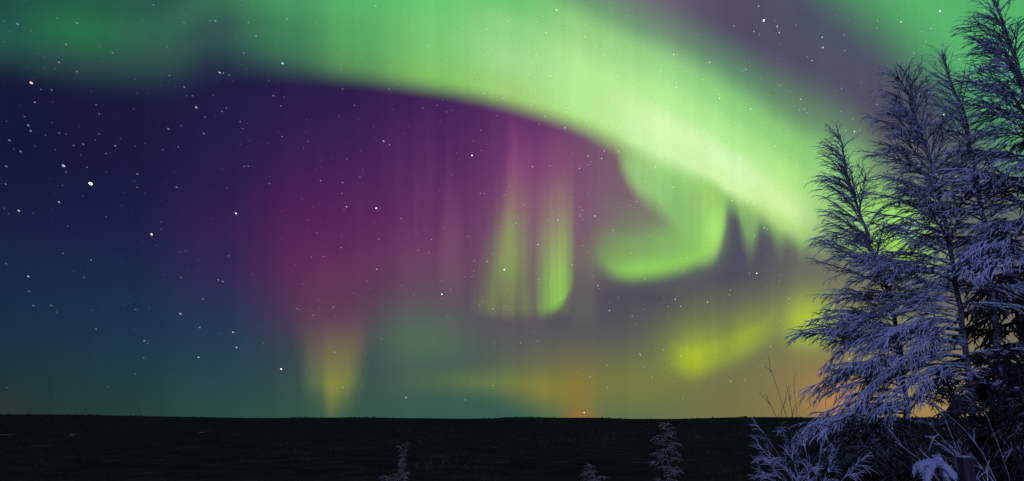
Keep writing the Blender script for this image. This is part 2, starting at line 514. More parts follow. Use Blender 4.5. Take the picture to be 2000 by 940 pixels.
def nmath(nt, op, a, b):
    n = nt.nodes.new('ShaderNodeMath'); n.operation = op
    for i, v in enumerate((a, b)):
        if isinstance(v, (int, float)): n.inputs[i].default_value = v
        else: nt.links.new(v, n.inputs[i])
    return n.outputs[0]


def nramp(nt, x, stops):
    n = nt.nodes.new('ShaderNodeValToRGB')
    e = n.color_ramp.elements
    while len(e) < len(stops): e.new(0.5)
    for k, (p, c) in zip(e, stops): k.position = p; k.color = (*c, 1)
    nt.links.new(x, n.inputs[0])
    return n.outputs[0]


def frosty(name, bark, frost, cover, nscale=6.0, rough=0.8, patch=1.1):
    """bark with hoar frost that settles on the upper sides; cover 0..1"""
    m, nt, b = newmat(name)
    g = nt.nodes.new('ShaderNodeNewGeometry')
    s = nt.nodes.new('ShaderNodeSeparateXYZ'); nt.links.new(g.outputs['Normal'], s.inputs[0])
    n1 = noise(nt, nscale); n2 = noise(nt, nscale * 14, 2)
    v = nmath(nt, 'ADD', nmath(nt, 'MULTIPLY', s.outputs[2], 0.20), nmath(nt, 'MULTIPLY', nmath(nt, 'SUBTRACT', n1, 0.5), patch))
    v = nmath(nt, 'ADD', v, nmath(nt, 'MULTIPLY', nmath(nt, 'SUBTRACT', n2, 0.5), 0.7))
    v = nmath(nt, 'ADD', v, cover)
    c = nramp(nt, v, [(0.3, bark), (0.72, frost)])
    nt.links.new(c, b.inputs['Base Color'])
    b.inputs['Roughness'].default_value = rough
    b.inputs['Specular IOR Level'].default_value = 0.2
    bm = nt.nodes.new('ShaderNodeBump'); bm.inputs['Strength'].default_value = 0.5; bm.inputs['Distance'].default_value = 0.004
    nt.links.new(n2, bm.inputs['Height']); nt.links.new(bm.outputs[0], b.inputs['Normal'])
    return m


MAT = {
    'bark': frosty('birch_bark', (0.035, 0.028, 0.030), (0.50, 0.52, 0.56), 0.32, 5),
    'limb': frosty('frosted_limb_bark', (0.030, 0.024, 0.026), (0.50, 0.53, 0.58), 0.55, 7, 0.8, 0.9),
    'twig': frosty('hoar_frosted_twig', (0.06, 0.06, 0.065), (0.62, 0.66, 0.71), 0.57, 2.2, 0.8, 0.9),
    'thin': frosty('bare_twig', (0.035, 0.028, 0.03), (0.40, 0.42, 0.45), 0.25, 4),
    'needle': frosty('spruce_needles', (0.012, 0.022, 0.014), (0.35, 0.38, 0.40), 0.16, 3.0),
    'needle_frost': frosty('frosted_spruce_needles', (0.04, 0.045, 0.04), (0.40, 0.38, 0.27), 0.50, 2.0),
    'needle_half': frosty('half_rimed_spruce_needles', (0.014, 0.024, 0.016), (0.30, 0.34, 0.32), 0.26, 3.0),
    'spruce_bark': frosty('spruce_bark', (0.04, 0.03, 0.03), (0.30, 0.30, 0.32), 0.08, 5),
}

# ------------------------------------------------------------------ ground: hilltop, slope, plain and far ridges in one sheet
HOR = np.array([(-1400, 812), (-400, 811), (0, 810), (120, 810), (250, 812), (400, 814), (500, 816), (600, 815), (700, 814.5), (800, 816), (900, 817.5), (965, 817), (985, 814.5),
                (1040, 814), (1100, 815.5), (1160, 815), (1240, 818), (1330, 817.5), (1430, 814.5), (1500, 814), (1650, 815), (2000, 814), (3400, 815)], float)


def ridge_el(az):
    p = 1000 + np.tan(np.clip(az, -1.1, 1.1)) * FPX / cp * 1.0
    # pixel of the horizon direction az: x = 1000 + FPX*sin(az)/(cos(az)*cp)
    y = np.interp(p, HOR[:, 0], HOR[:, 1])
    return -(y - 815.0) / FPX * cp * cp


def hash2(ix, iy, s=0):
    h = np.sin(ix * 127.1 + iy * 311.7 + s * 74.7) * 43758.5453
    return h - np.floor(h)


def vnoise(x, y, s=0):
    ix, iy = np.floor(x), np.floor(y)
    fx, fy = x - ix, y - iy
    fx = fx * fx * (3 - 2 * fx); fy = fy * fy * (3 - 2 * fy)
    return (hash2(ix, iy, s) * (1 - fx) + hash2(ix + 1, iy, s) * fx) * (1 - fy) + (hash2(ix, iy + 1, s) * (1 - fx) + hash2(ix + 1, iy + 1, s) * fx) * fy


def ground_z(x, y):
    x = np.asarray(x, float); y = np.asarray(y, float)
    r = np.hypot(x, y)
    t = np.clip((r - 3.0) / 420.0, 0, 1)
    z = -62.0 * (1 - (1 - t) ** 2.1)
    pl = np.clip((r - 300) / 400, 0, 1)
    z += pl * (vnoise(x / 260, y / 260, 1) - 0.5) * 7.0 + pl * (vnoise(x / 900, y / 900, 2) - 0.5) * 9.0
    z += (1 - pl) * (vnoise(x / 9, y / 9, 3) - 0.5) * 0.5 * np.clip(r / 10, 0, 1)
    far = np.clip((r - 5500) / 3500, 0, 1); far = far * far * (3 - 2 * far)
    az = np.arctan2(x, np.where(np.abs(y) < 1e-6, 1e-6, y))
    zr = CAM_Z + 9500 * ridge_el(np.where(y > 0, az, 1.1)) - 6.0
    return z * (1 - far) + far * zr


nr, na = 150, 420
rr = np.concatenate([[0.0], np.geomspace(0.8, 10500, nr)])
aa = np.linspace(-math.pi, math.pi, na, endpoint=False)
R_, A_ = np.meshgrid(rr[1:], aa, indexing='ij')
gx, gy = R_ * np.sin(A_), R_ * np.cos(A_)
gz = ground_z(gx, gy)
gv = np.concatenate([np.stack([gx, gy, gz], -1).reshape(-1, 3), [[0, 0, float(ground_z(0, 0))]]])
ii = np.arange(nr * na).reshape(nr, na); jj = np.roll(ii, -1, axis=1)
gq = np.stack([ii[:-1], ii[1:], jj[1:], jj[:-1]], -1).reshape(-1, 4)
gt = np.stack([ii[0], jj[0], np.full(na, nr * na)], -1)[:, [0, 1, 2]]
gm, nt, b = newmat('dark_winter_ground')
c = nramp(nt, noise(nt, 0.02, 6, 0.7), [(0.35, (0.022, 0.028, 0.018)), (0.55, (0.040, 0.046, 0.028)), (0.72, (0.09, 0.098, 0.064))])
nt.links.new(c, b.inputs['Base Color']); b.inputs['Roughness'].default_value = 1.0; b.inputs['Specular IOR Level'].default_value = 0.0
ground = make_mesh('ground', gv, gq, [gm], None, None, True, None, gt)
tag(ground, 'dark snowless lowland running out to low ridges on the horizon', 'ground', kind='structure')

# ------------------------------------------------------------------ far-off wood on the plain: one dark mass of conifers
NT = 30000
u = rng.random(NT)
fr = 1 / (1 / 330.0 + u * (1 / 9300.0 - 1 / 330.0)) if False else np.exp(np.log(330) + rng.random(NT) * (np.log(9300) - np.log(330)))
fa = rng.uniform(-0.95, 0.95, NT)
fx, fy = fr * np.sin(fa), fr * np.cos(fa)
CLEAR = [(6, 850, 44, 16), (143, 850, 12, 12), (400, 845, 10, 40)]      # where the wood opens (as seen, width, depth)
CLEARZ = {}
for cpx, cpy, cw, cdp in CLEAR:
    d = ray(cpx, cpy)
    tq = np.geomspace(200, 9000, 900)
    hz = CAM_Z + d[2] * tq - ground_z(d[0] * tq, d[1] * tq)
    k = int(np.argmax(hz < 0)) or 899
    CLEARZ[(cpx, cpy)] = (d[0] * tq[k], d[1] * tq[k], tq[k] / FPX)
clear_ok = np.ones(NT, bool)
for (cpx, cpy), (ccx, ccy, sc_) in CLEARZ.items():
    clear_ok &= ~((np.abs(fx - ccx * fy / ccy) < 26 * sc_) & (fy > ccy * 0.72) & (fy < ccy + 90))
keep = clear_ok & (vnoise(fx / 120, fy / 120 * 0.6, 7) * 0.6 + vnoise(fx / 520, fy / 520, 8) * 0.6 + rng.random(NT) * 0.35 > 0.62)
fx, fy, fr, fa = fx[keep], fy[keep], fr[keep], fa[keep]
NT = len(fx)
fz = ground_z(fx, fy)
hgt = rng.uniform(2.5, 8.0, NT) * np.where(fr > 5000, 0.6 + 2.2 * vnoise(fa * 60, fr / 900, 12) ** 2, 1.0)
hgt = hgt * np.clip(fr / 1900, 0.4, 1.0)
wid = hgt * rng.uniform(0.16, 0.26, NT) * np.clip(fr / 1800, 1.0, 4.0)
S = 6
lev = np.array([(0.0, 0.85), (0.32, 0.62), (0.36, 0.85), (0.62, 0.36), (0.66, 0.5), (1.0, 0.02)])
th = np.arange(S) * 2 * math.pi / S
jit = rng.uniform(0.7, 1.3, (NT, len(lev), S))
vx = fx[:, None, None] + wid[:, None, None] * lev[None, :, 1, None] * np.cos(th)[None, None, :] * jit
vy = fy[:, None, None] + wid[:, None, None] * lev[None, :, 1, None] * np.sin(th)[None, None, :] * jit
vz = fz[:, None, None] - 0.3 + hgt[:, None, None] * (lev[None, :, 0, None] + rng.normal(0, 0.02, (NT, len(lev), S)))
fv = np.stack([vx, vy, vz], -1).reshape(-1, 3)
idx = np.arange(len(fv)).reshape(NT, len(lev), S); nx = np.roll(idx, -1, 2)
fq = np.stack([idx[:, :-1], nx[:, :-1], nx[:, 1:], idx[:, 1:]], -1).reshape(-1, 4)
fm, nt, b = newmat('far_conifers')
tcn = nt.nodes.new('ShaderNodeTexCoord'); mp = nt.nodes.new('ShaderNodeMapping'); mp.inputs['Scale'].default_value = (0.006, 0.0035, 0.02)
nt.links.new(tcn.outputs['Object'], mp.inputs[0]); nn = nt.nodes.new('ShaderNodeTexNoise'); nn.inputs['Scale'].default_value = 1.0; nn.inputs['Detail'].default_value = 6; nn.inputs['Roughness'].default_value = 0.65
nt.links.new(mp.outputs[0], nn.inputs[0])
c = nramp(nt, nn.outputs[0], [(0.36, (0.016, 0.022, 0.012)), (0.53, (0.038, 0.048, 0.028)), (0.72, (0.095, 0.110, 0.068))])
nt.links.new(c, b.inputs['Base Color']); b.inputs['Roughness'].default_value = 1.0; b.inputs['Specular IOR Level'].default_value = 0.0
wood = make_mesh('forest', fv, fq, [fm], None, None, False)
tag(wood, 'dark conifer wood spread over the plain below the hill', 'forest', kind='stuff')


# ------------------------------------------------------------------ frosted birches
def smooth_path(pts, K):
    pts = np.asarray(pts, float)
    d = np.concatenate([[0], np.cumsum(np.linalg.norm(np.diff(pts, axis=0), axis=1))])
    t = np.linspace(0, d[-1], K)
    out = np.stack([np.interp(t, d, pts[:, i]) for i in range(3)], 1)
    for _ in range(3):
        out[1:-1] = 0.25 * out[:-2] + 0.5 * out[1:-1] + 0.25 * out[2:]
    return out


def birch(px_pts, depth, r0, n_limb, reach, label, group, t_lo=0.25, left=0.6, density=1.0, frost=1.0, sub_len=1.0, fall=1.0, top_el=60, low_el=5, twig_r=0.0066, name='birch_tree', cat='tree', prof=(1.0, 1.0, 0.75, 0.45, 0.16), y_low=800):
    """px_pts: trunk from its tip downwards as seen, at the given distance; the trunk then runs on down to the ground"""
    pts = [at(x, y, depth + dd) for x, y, dd in px_pts]
    low, prev = pts[-1], pts[-2]
    dirn = nrm((low - prev)[None])[0]
    dirn = dirn / max(abs(dirn[2]), 0.3) * 0.5
    p = low
    for _ in range(14):
        gzv = float(ground_z(p[0], p[1]))
        if p[2] <= gzv - 0.05: break
        dirn[0] *= 0.8; dirn[1] *= 0.8; dirn[2] = -0.5
        p = p + dirn
        pts.append(p)
    pts[-1][2] = float(ground_z(pts[-1][0], pts[-1][1])) - 0.12
    T = smooth_path(pts[::-1], 60)                      # base -> tip
    base = T[0] + np.array([0, 0, 0.1])
    root = empty(name, base)
    tag(root, label, cat, group)
    tt = np.linspace(0, 1, 60)
    T[1:-1] += rng.normal(0, 0.006, (58, 3))
    rad = r0 * (1 - tt) ** 0.8 + 0.005
    g = Geo(); g.tube(T[None], rad[None], 10, 0)
    g.build('trunk', [MAT['bark']], root, base)
    Lt = np.linalg.norm(np.diff(T, axis=0), axis=1).sum()

    rel = T - np.array([0, 0, CAM_Z])
    ypx = 470 - (rel @ UP) / (rel @ FW) * FPX
    t_lo = float(np.interp(-y_low, -ypx, np.linspace(0, 1, 60)))       # the crown starts this far up the trunk
    # limbs
    t = t_lo + (1 - t_lo) * (0.03 + 0.97 * ((np.arange(n_limb) + rng.random(n_limb)) / n_limb)) ** 0.92
    t = 1 - (1 - t) ** 0.88 * (1 - t_lo) ** 0.12
    t = np.clip(t, 0, 0.985)
    st, tg = along(np.repeat(T[None], n_limb, 0), t)
    phi = np.where(rng.random(n_limb) < left, rng.normal(math.pi * 1.06, 0.55, n_limb), rng.uniform(0, 2 * math.pi, n_limb))
    s = (t - t_lo) / (1 - t_lo)
    phi = np.where(s < 0.4, rng.normal(math.pi * 0.97, 0.42, n_limb) + np.where(rng.random(n_limb) < 0.25, math.pi, 0), phi)   # low boughs are bare on the trodden side
    el = np.radians(low_el + (top_el - low_el) * s ** 1.1 + rng.normal(0, 8, n_limb))
    d = np.stack([np.cos(phi) * np.cos(el), np.sin(phi) * np.cos(el), np.sin(el)], 1)
    ln = reach * np.interp(s, [0, 0.15, 0.45, 0.8, 1.0], prof) * rng.uniform(0.6, 1.1, n_limb)
    ln *= np.where(np.cos(phi) > 0.3, 0.5 + 0.45 * s, 1.0)
    K1 = 14
    P1 = grow(st, d, ln, K1, 0.62 * fall * np.clip(ln / 0.8, 0.5, 1.4) * (1.0 - 0.35 * s), 0.16)
    k1 = np.linspace(0, 1, K1)[None]
    R1 = (0.0015 + 0.0075 * (ln / reach)[:, None]) * (1 - k1) ** 0.8 + 0.0032
    cg = Geo(); cg.tube(P1, R1, 6, 0)

    # long side shoots, two ranks, combed forward along each limb
    n2 = np.maximum((ln / 0.031 * density).astype(int), 4)
    i2 = np.repeat(np.arange(n_limb), n2)
    q = np.concatenate([np.linspace(0.10, 0.99, k) for k in n2]) + rng.normal(0, 0.02, len(i2))
    q = np.clip(q, 0.05, 0.99)
    s2, t2 = along(P1[i2], q)
    side = nrm(np.cross(t2, np.array([0, 0, 1.0])))
    sg = np.where(np.arange(len(i2)) % 2 == 0, 1.0, -1.0)[:, None]
    d2 = t2 * rng.uniform(0.85, 1.15, (len(i2), 1)) + side * sg * rng.uniform(0.15, 0.6, (len(i2), 1)) + np.array([0, 0, 1.0]) * rng.normal(-0.05, 0.22, (len(i2), 1))
    l2 = sub_len * (0.06 + 0.25 * np.sqrt(np.clip(ln[i2] / reach, 0, 1)) * (1 - 0.6 * q)) * rng.uniform(0.55, 1.25, len(i2)) * (1 + 0.4 * s[i2])
    fine = (1.0 - 0.45 * s[i2])                                  # thinner rime towards the top
    fine *= np.clip(0.75 + 0.5 * (vnoise(st[i2, 0] * 1.7 + 31, st[i2, 2] * 1.7 + 7, 5)), 0.7, 1.3)
    K2 = 8
    P2 = grow(s2, d2, l2, K2, 0.45 * fall, 0.18)
    k2 = np.linspace(0, 1, K2)[None]
    R2 = np.repeat((twig_r * 0.85 * (1 - 0.4 * k2)), len(i2), 0) * rng.uniform(0.75, 1.25, (len(i2), K2)) * (rng.uniform(0.65, 1.2, len(i2)) * fine)[:, None] * frost
    R2[:, -1] *= 0.5
    cg.tube(P2, R2, 5, 1)

    # rimed twigs, close to parallel with the shoots they hang from
    n3 = np.maximum((l2 / 0.042 * density).astype(int), 2)
    i3 = np.repeat(np.arange(len(i2)), n3)
    q3 = np.clip(np.concatenate([np.linspace(0.18, 0.96, k) for k in n3]) + rng.normal(0, 0.03, len(i3)), 0.1, 0.99)
    s3, t3 = along(P2[i3], q3)
    side3 = nrm(np.cross(t3, np.array([0, 0, 1.0])) + 1e-4)
    sg3 = np.where(np.arange(len(i3)) % 2 == 0, 1.0, -1.0)[:, None]
    d3 = t3 * 1.0 + side3 * sg3 * rng.uniform(0.15, 0.55, (len(i3), 1)) + np.array([0, 0, 1.0]) * rng.normal(-0.06, 0.2, (len(i3), 1))
    l3 = sub_len * rng.uniform(0.045, 0.14, len(i3)) * (1.1 - 0.5 * q3)
    K3 = 5
    P3 = grow(s3, d3, l3, K3, 0.40 * fall, 0.18)
    k3 = np.linspace(0, 1, K3)[None]
    R3 = np.repeat(twig_r * 0.68 * (1 - 0.35 * k3), len(i3), 0) * rng.uniform(0.7, 1.3, (len(i3), K3)) * (rng.uniform(0.5, 1.3, len(i3)) * fine[i3])[:, None] * frost
    R3[:, -1] *= 0.4
    cg.tube(P3, R3, 4, 1)
    cg.build('crown', [MAT['limb'], MAT['twig']], root, base)
    return root


GB = 'frosted birches at the edge of the hill'
birch([(1640, 262, 0), (1652, 330, 0), (1676, 410, 0), (1705, 490, 0), (1738, 575, 0), (1760, 690, 0), (1772, 820, 0), (1778, 945, 0)], 5.6, 0.033, 96, 0.84,
      'leftmost and shortest frosted birch, its boughs drooping left against the yellow glow', GB, left=0.75, prof=(1.35, 1.15, 0.72, 0.36, 0.10), y_low=850, top_el=66)
birch([(1752, 148, 0), (1776, 190, 0), (1792, 240, 0), (1812, 300, 0), (1838, 385, 0), (1858, 500, 0), (1878, 620, 0), (1900, 780, 0), (1915, 945, 0)], 5.2, 0.036, 94, 1.10,
      'frosted birch with leaning dark trunk just right of the shortest birch', GB, left=0.62, prof=(1.15, 0.95, 0.70, 0.38, 0.10), y_low=780, top_el=66)
birch([(1840, 108, 0), (1858, 165, 0), (1884, 215, 0), (1902, 320, 0), (1925, 450, 0), (1945, 640, 0), (1965, 800, 0), (1972, 945, 0)], 5.9, 0.050, 76, 0.85,
      'slender frosted birch with sparse upright top, between the leaning birch and the tallest birch', GB, left=0.5, density=0.7, frost=0.8, prof=(0.9, 1.0, 0.8, 0.40, 0.10), y_low=600, top_el=68)
birch([(1928, -30, 0), (1955, 40, 0), (1985, 112, 0), (2004, 190, 0), (2022, 300, 0), (2040, 500, 0), (2050, 750, 0), (2055, 945, 0)], 4.8, 0.05, 66, 0.74,
      'tallest birch, heavy with frost, cut by the right edge of the view', GB, left=0.85, prof=(0.8, 1.0, 0.9, 0.42, 0.12), y_low=520, frost=1.15)


# ------------------------------------------------------------------ spruces
def spruce(tip, depth, height, width, label, group=None, n_bough=70, needle='needle', shoot_r=0.010, dens=1.0, prof=None, droop=0.7, trunk_r=0.06, up=5.0, rag=(0.55, 1.15)):
    p = at(tip[0], tip[1], depth)
    gzv = float(ground_z(p[0], p[1]))
    base = np.array([p[0], p[1], gzv])
    H = p[2] - gzv
    top_part = height                                     # crown height from the tip down
    root = empty('spruce_tree', base)
    tag(root, label, 'tree', group)
    T = np.stack([np.full(24, base[0]), np.full(24, base[1]), np.linspace(gzv - 0.1, p[2], 24)], 1)
    T[:, 0] += np.cumsum(rng.normal(0, 0.006 * H / 4, 24)); T[:, 0] += p[0] - T[-1, 0]
    g = Geo(); g.tube(T[None], (trunk_r * (1 - np.linspace(0, 1, 24)) ** 0.8 + 0.006)[None], 8, 0)
    g.build('trunk', [MAT['spruce_bark']], root, base)
    s = (np.arange(n_bough) + rng.random(n_bough)) / n_bough           # 0 at the tip, 1 at the lowest bough
    z = p[2] - s ** 1.05 * min(top_part, H * 0.97)
    st = np.stack([np.interp(z, T[:, 2], T[:, 0]), np.interp(z, T[:, 2], T[:, 1]), z], 1)
    phi = rng.uniform(0, 2 * math.pi, n_bough)
    el = np.radians(np.interp(s, [0, 0.15, 1], [50, up + 12, up - 14]) + rng.normal(0, 8, n_bough))
    d = np.stack([np.cos(phi) * np.cos(el), np.sin(phi) * np.cos(el), np.sin(el)], 1)
    pr = prof or ([0, 0.3, 1], [0.10, 0.5, 1.0])
    ln = width * np.interp(s, *pr) * rng.uniform(rag[0], rag[1], n_bough)
    P1 = grow(st, d, ln, 9, droop, 0.2)
    k1 = np.linspace(0, 1, 9)[None]
    cg = Geo(); cg.tube(P1, (shoot_r * 0.9) * (1.1 - 0.6 * k1) * np.ones((n_bough, 1)), 5, 0)
    n2 = np.maximum((ln / 0.045 * dens).astype(int), 3)
    i2 = np.repeat(np.arange(n_bough), n2)
    q = np.concatenate([np.linspace(0.12, 0.98, k) for k in n2])
    s2, t2 = along(P1[i2], q)
    side = nrm(np.cross(t2, np.array([0, 0, 1.0])) + 1e-5)
    sg = np.where(np.arange(len(i2)) % 2 == 0, 1.0, -1.0)[:, None]
    d2 = t2 * 0.8 + side * sg * rng.uniform(0.4, 0.9, (len(i2), 1)) + np.array([0, 0, 1.0]) * rng.normal(-0.12, 0.2, (len(i2), 1))
    l2 = (0.06 + 0.42 * ln[i2] * (1 - 0.7 * q)) * rng.uniform(0.6, 1.2, len(i2))
    P2 = grow(s2, d2, l2, 6, droop * 0.9, 0.2)
    R2 = shoot_r * (1.0 - 0.45 * np.linspace(0, 1, 6))[None] * rng.uniform(0.7, 1.25, (len(i2), 6)); R2[:, -1] *= 0.3
    cg.tube(P2, R2, 5, 1)
    # needled side twigs
    n3 = np.maximum((l2 / 0.05 * dens).astype(int), 2)
    i3 = np.repeat(np.arange(len(i2)), n3)
    q3 = np.concatenate([np.linspace(0.2, 0.95, k) for k in n3])
    s3, t3 = along(P2[i3], q3)
    side3 = nrm(np.cross(t3, np.array([0, 0, 1.0])) + 1e-5)
    sg3 = np.where(np.arange(len(i3)) % 2 == 0, 1.0, -1.0)[:, None]
    d3 = t3 * 0.8 + side3 * sg3 * rng.uniform(0.4, 0.9, (len(i3), 1)) + np.array([0, 0, 1.0]) * rng.normal(-0.1, 0.3, (len(i3), 1))
    l3 = rng.uniform(0.04, 0.13, len(i3)) * (0.6 + 0.4 * shoot_r / 0.01)
    P3 = grow(s3, d3, l3, 4, droop * 0.7, 0.2)
    R3 = shoot_r * 0.75 * (1.0 - 0.4 * np.linspace(0, 1, 4))[None] * rng.uniform(0.6, 1.3, (len(i3), 4)); R3[:, -1] *= 0.3
    cg.tube(P3, R3, 4, 1)
    cg.build('crown', [MAT['spruce_bark'], MAT[needle]], root, base)
    return root


GS = 'dark spruces behind the birches'
spruce((2020, 150), 6.4, 5.5, 1.1, 'tall dark spruce at the right edge, half hidden by the tallest birch', GS, 170, shoot_r=0.012, dens=1.25)
spruce((1945, 440), 6.9, 4.6, 1.1, 'dark spruce filling the gap behind the slender birch', GS, 170, shoot_r=0.012, dens=1.25, prof=([0, 0.15, 0.4, 1], [0.1, 0.5, 0.85, 1.0]))
spruce((1730, 836), 5.3, 2.6, 1.15, 'low broad dark spruce under the left birch boughs', GS, 170, 'needle_half', 0.0058, 1.25, prof=([0, 0.12, 0.3, 1], [0.2, 0.75, 0.95, 1.0]))
spruce((1850, 740), 5.0, 2.6, 0.95, 'low dark spruce behind the wooden post', GS, 150, 'needle_half', 0.0065, 1.2)
spruce((1985, 700), 4.5, 2.6, 0.8, 'low dark spruce in the bottom right corner', GS, 130, 'needle', 0.010)
GY = 'small rimed spruces on the slope below'
spruce((1300, 829), 15.0, 3.2, 0.66, 'small ragged rimed spruce on the slope left of the birches', GY, 120, 'needle_frost', 0.0095, 1.0,
       ([0, 0.1, 0.3, 0.42, 0.5, 1], [0.10, 0.42, 0.50, 0.40, 0.85, 1.0]), 0.35, 0.05, up=14, rag=(0.15, 1.35))
spruce((787, 872), 18.0, 2.6, 0.85, 'small rimed spruce with a thin bare leader, alone on the left of the slope', GY, 130, 'needle_frost', 0.0105, 1.0,
       ([0, 0.06, 0.10, 0.29, 0.36, 1], [0.10, 0.30, 0.02, 0.03, 0.55, 1.0]), 0.35, 0.045, up=14, rag=(0.2, 1.3))
spruce((1150, 911), 16.0, 2.0, 0.6, 'little rimed spruce tip between the two larger slope spruces', GY, 80, 'needle_frost', 0.0095, 1.0,
       ([0, 0.2, 1], [0.14, 0.5, 1.0]), 0.35, 0.04, up=14, rag=(0.3, 1.3))


# ------------------------------------------------------------------ shrubs
def shrub(name, stems, depth, label, mat, r0=0.008, twig=0.0045, n2=14, l2=0.25, n3=5, l3=0.10, droop=0.4, spread=0.5, group=None, cat='shrub'):
    """stems: list of pixel poly-lines from the ground upwards"""
    P = []
    base = None
    for k, stp in enumerate(stems):
        dd = rng.normal(0, 0.18)
        pts = [at(x, y, depth + dd * (0.3 + i * 0.4)) for i, (x, y) in enumerate(stp)]
        if base is None:
            base = np.array([pts[0][0], pts[0][1], float(ground_z(pts[0][0], pts[0][1]))])
        foot = base + rng.normal(0, 0.06, 3) * np.array([1, 1, 0]); foot[2] -= 0.05
        P.append(smooth_path([foot] + pts, 16))
    P = np.array(P); N = len(P)
    root = empty(name, base); tag(root, label, cat, group)
    for k in range(N):
        Pk = P[k:k + 1]
        g = Geo()
        g.tube(Pk, r0 * (1 - 0.75 * np.linspace(0, 1, 16))[None], 6, 0)
        so_ = g.build('stem', [MAT[mat]], root, base)
        cg = Geo()
        i2 = np.zeros(n2, int)
        q = np.linspace(0.35, 0.98, n2) + rng.normal(0, 0.02, n2)
        s2, t2 = along(Pk[i2], q)
        d2 = t2 + nrm(rng.normal(0, 1, (n2, 3))) * spread
        P2 = grow(s2, d2, l2 * rng.uniform(0.5, 1.2, n2) * (1.25 - 0.6 * q), 7, droop, 0.2)
        R2 = twig * (1 - 0.5 * np.linspace(0, 1, 7))[None] * rng.uniform(0.7, 1.2, (n2, 7)); R2[:, -1] *= 0.5
        cg.tube(P2, R2, 5, 0)
        i3 = np.repeat(np.arange(n2), n3)
        q3 = np.tile(np.linspace(0.2, 0.95, n3), n2)
        s3, t3 = along(P2[i3], q3)
        d3 = t3 + nrm(rng.normal(0, 1, (len(i3), 3))) * spread
        P3 = grow(s3, d3, l3 * rng.uniform(0.5, 1.3, len(i3)), 5, droop, 0.2)
        R3 = twig * 0.75 * (1 - 0.4 * np.linspace(0, 1, 5))[None] * rng.uniform(0.7, 1.25, (len(i3), 5)); R3[:, -1] *= 0.4
        cg.tube(P3, R3, 4, 0)
        cg.build('crown', [MAT['twig' if mat != 'thin' else 'thin']], so_, base)
    return root


shrub('birch_sapling', [[(1562, 900), (1545, 830), (1520, 770), (1506, 722)], [(1562, 900), (1548, 800), (1536, 752)], [(1558, 900), (1520, 820), (1494, 768)], [(1566, 900), (1560, 830), (1552, 770)]],
      5.7, 'thin bare birch sapling, hardly rimed, standing clear of the birches at their left', 'thin', 0.0065, 0.0026, 8, 0.22, 2, 0.08, 0.05, 0.42)
shrub('frosted_shrub', [[(1560, 960), (1520, 900), (1480, 868)], [(1565, 960), (1530, 890), (1490, 845)], [(1570, 960), (1550, 880), (1525, 838)], [(1560, 970), (1520, 930), (1478, 912)], [(1580, 960), (1580, 890), (1570, 850)], [(1590, 965), (1620, 900), (1640, 868)], [(1570, 975), (1540, 945), (1500, 932)], [(1600, 970), (1660, 920), (1690, 890)], [(1575, 965), (1555, 900), (1548, 862)], [(1565, 965), (1510, 915), (1486, 888)], [(1585, 965), (1600, 905), (1605, 872)]],
      4.9, 'low bushy shrub white with rime at the foot of the shortest birch', 'twig', 0.0055, 0.0034, 28, 0.16, 8, 0.07, 0.5, 0.55)
shrub('bare_shrub', [[(1900, 970), (1885, 893), (1835, 835), (1790, 800), (1742, 788)], [(1905, 970), (1880, 890), (1850, 845), (1838, 800)], [(1870, 980), (1845, 935), (1798, 878), (1748, 862)], [(1950, 960), (1900, 905), (1850, 880)], [(1960, 960), (1930, 880), (1900, 830), (1840, 800)], [(1985, 960), (1960, 880), (1930, 820)]],
      3.7, 'leafless shrub of long thin rimed stems leaning left over the wooden post', 'twig', 0.0066, 0.0040, 7, 0.20, 3, 0.07, 0.25, 0.5)


# ------------------------------------------------------------------ wooden post and snow-laden sapling near the viewer
def box_lathe(w, z0, z1, bev, seg=10):
    """upright squared timber with worn, uneven edges"""
    zs = np.linspace(z0, z1, seg)
    prof = []
    c = w / 2
    for sx_, sy_ in ((1, 1), (-1, 1), (-1, -1), (1, -1)):
        if sx_ * sy_ > 0: prof += [(sx_ * c, sy_ * (c - bev)), (sx_ * (c - bev), sy_ * c)]
        else: prof += [(sx_ * (c - bev), sy_ * c), (sx_ * c, sy_ * (c - bev))]
    prof = np.array(prof)
    V = []
    for i, z in enumerate(zs):
        k = 1.0 if 0 < i < seg - 1 else 0.985
        V.append(np.concatenate([prof * k + rng.normal(0, 0.0012, prof.shape), np.full((8, 1), z)], 1))
    V = np.concatenate(V)
    idx = np.arange(seg * 8).reshape(seg, 8); nx = np.roll(idx, -1, 1)
    Q = np.stack([idx[:-1], nx[:-1], nx[1:], idx[1:]], -1).reshape(-1, 4)
    top = idx[-1]
    Q = np.concatenate([Q, [[top[0], top[1], top[2], top[3]], [top[0], top[3], top[4], top[7]], [top[4], top[5], top[6], top[7]]]])
    return V, Q


PD = 3.2
pp = at(1883, 893, PD)
pg = float(ground_z(pp[0], pp[1]))
post = empty('wooden_post', (pp[0], pp[1], pg)); tag(post, 'square weathered wooden post with a thin snow cap, low at the right', 'post')
post.rotation_euler = (0, 0, math.radians(7))
wm, nt, b = newmat('weathered_wood')
tcn = nt.nodes.new('ShaderNodeTexCoord'); mp = nt.nodes.new('ShaderNodeMapping'); mp.inputs['Scale'].default_value = (30, 30, 2)
nt.links.new(tcn.outputs['Object'], mp.inputs[0]); nn = nt.nodes.new('ShaderNodeTexNoise'); nn.inputs['Scale'].default_value = 1.0; nn.inputs['Detail'].default_value = 5
nt.links.new(mp.outputs[0], nn.inputs[0])
nt.links.new(nramp(nt, nn.outputs[0], [(0.3, (0.02, 0.015, 0.016)), (0.7, (0.075, 0.05, 0.055))]), b.inputs['Base Color'])
b.inputs['Roughness'].default_value = 0.85
V, Q = box_lathe(0.055, -0.1, pp[2] - pg, 0.008, 14)
make_mesh('shaft', V, Q, [wm], None, post, False)
sm, nt, b = newmat('snow')
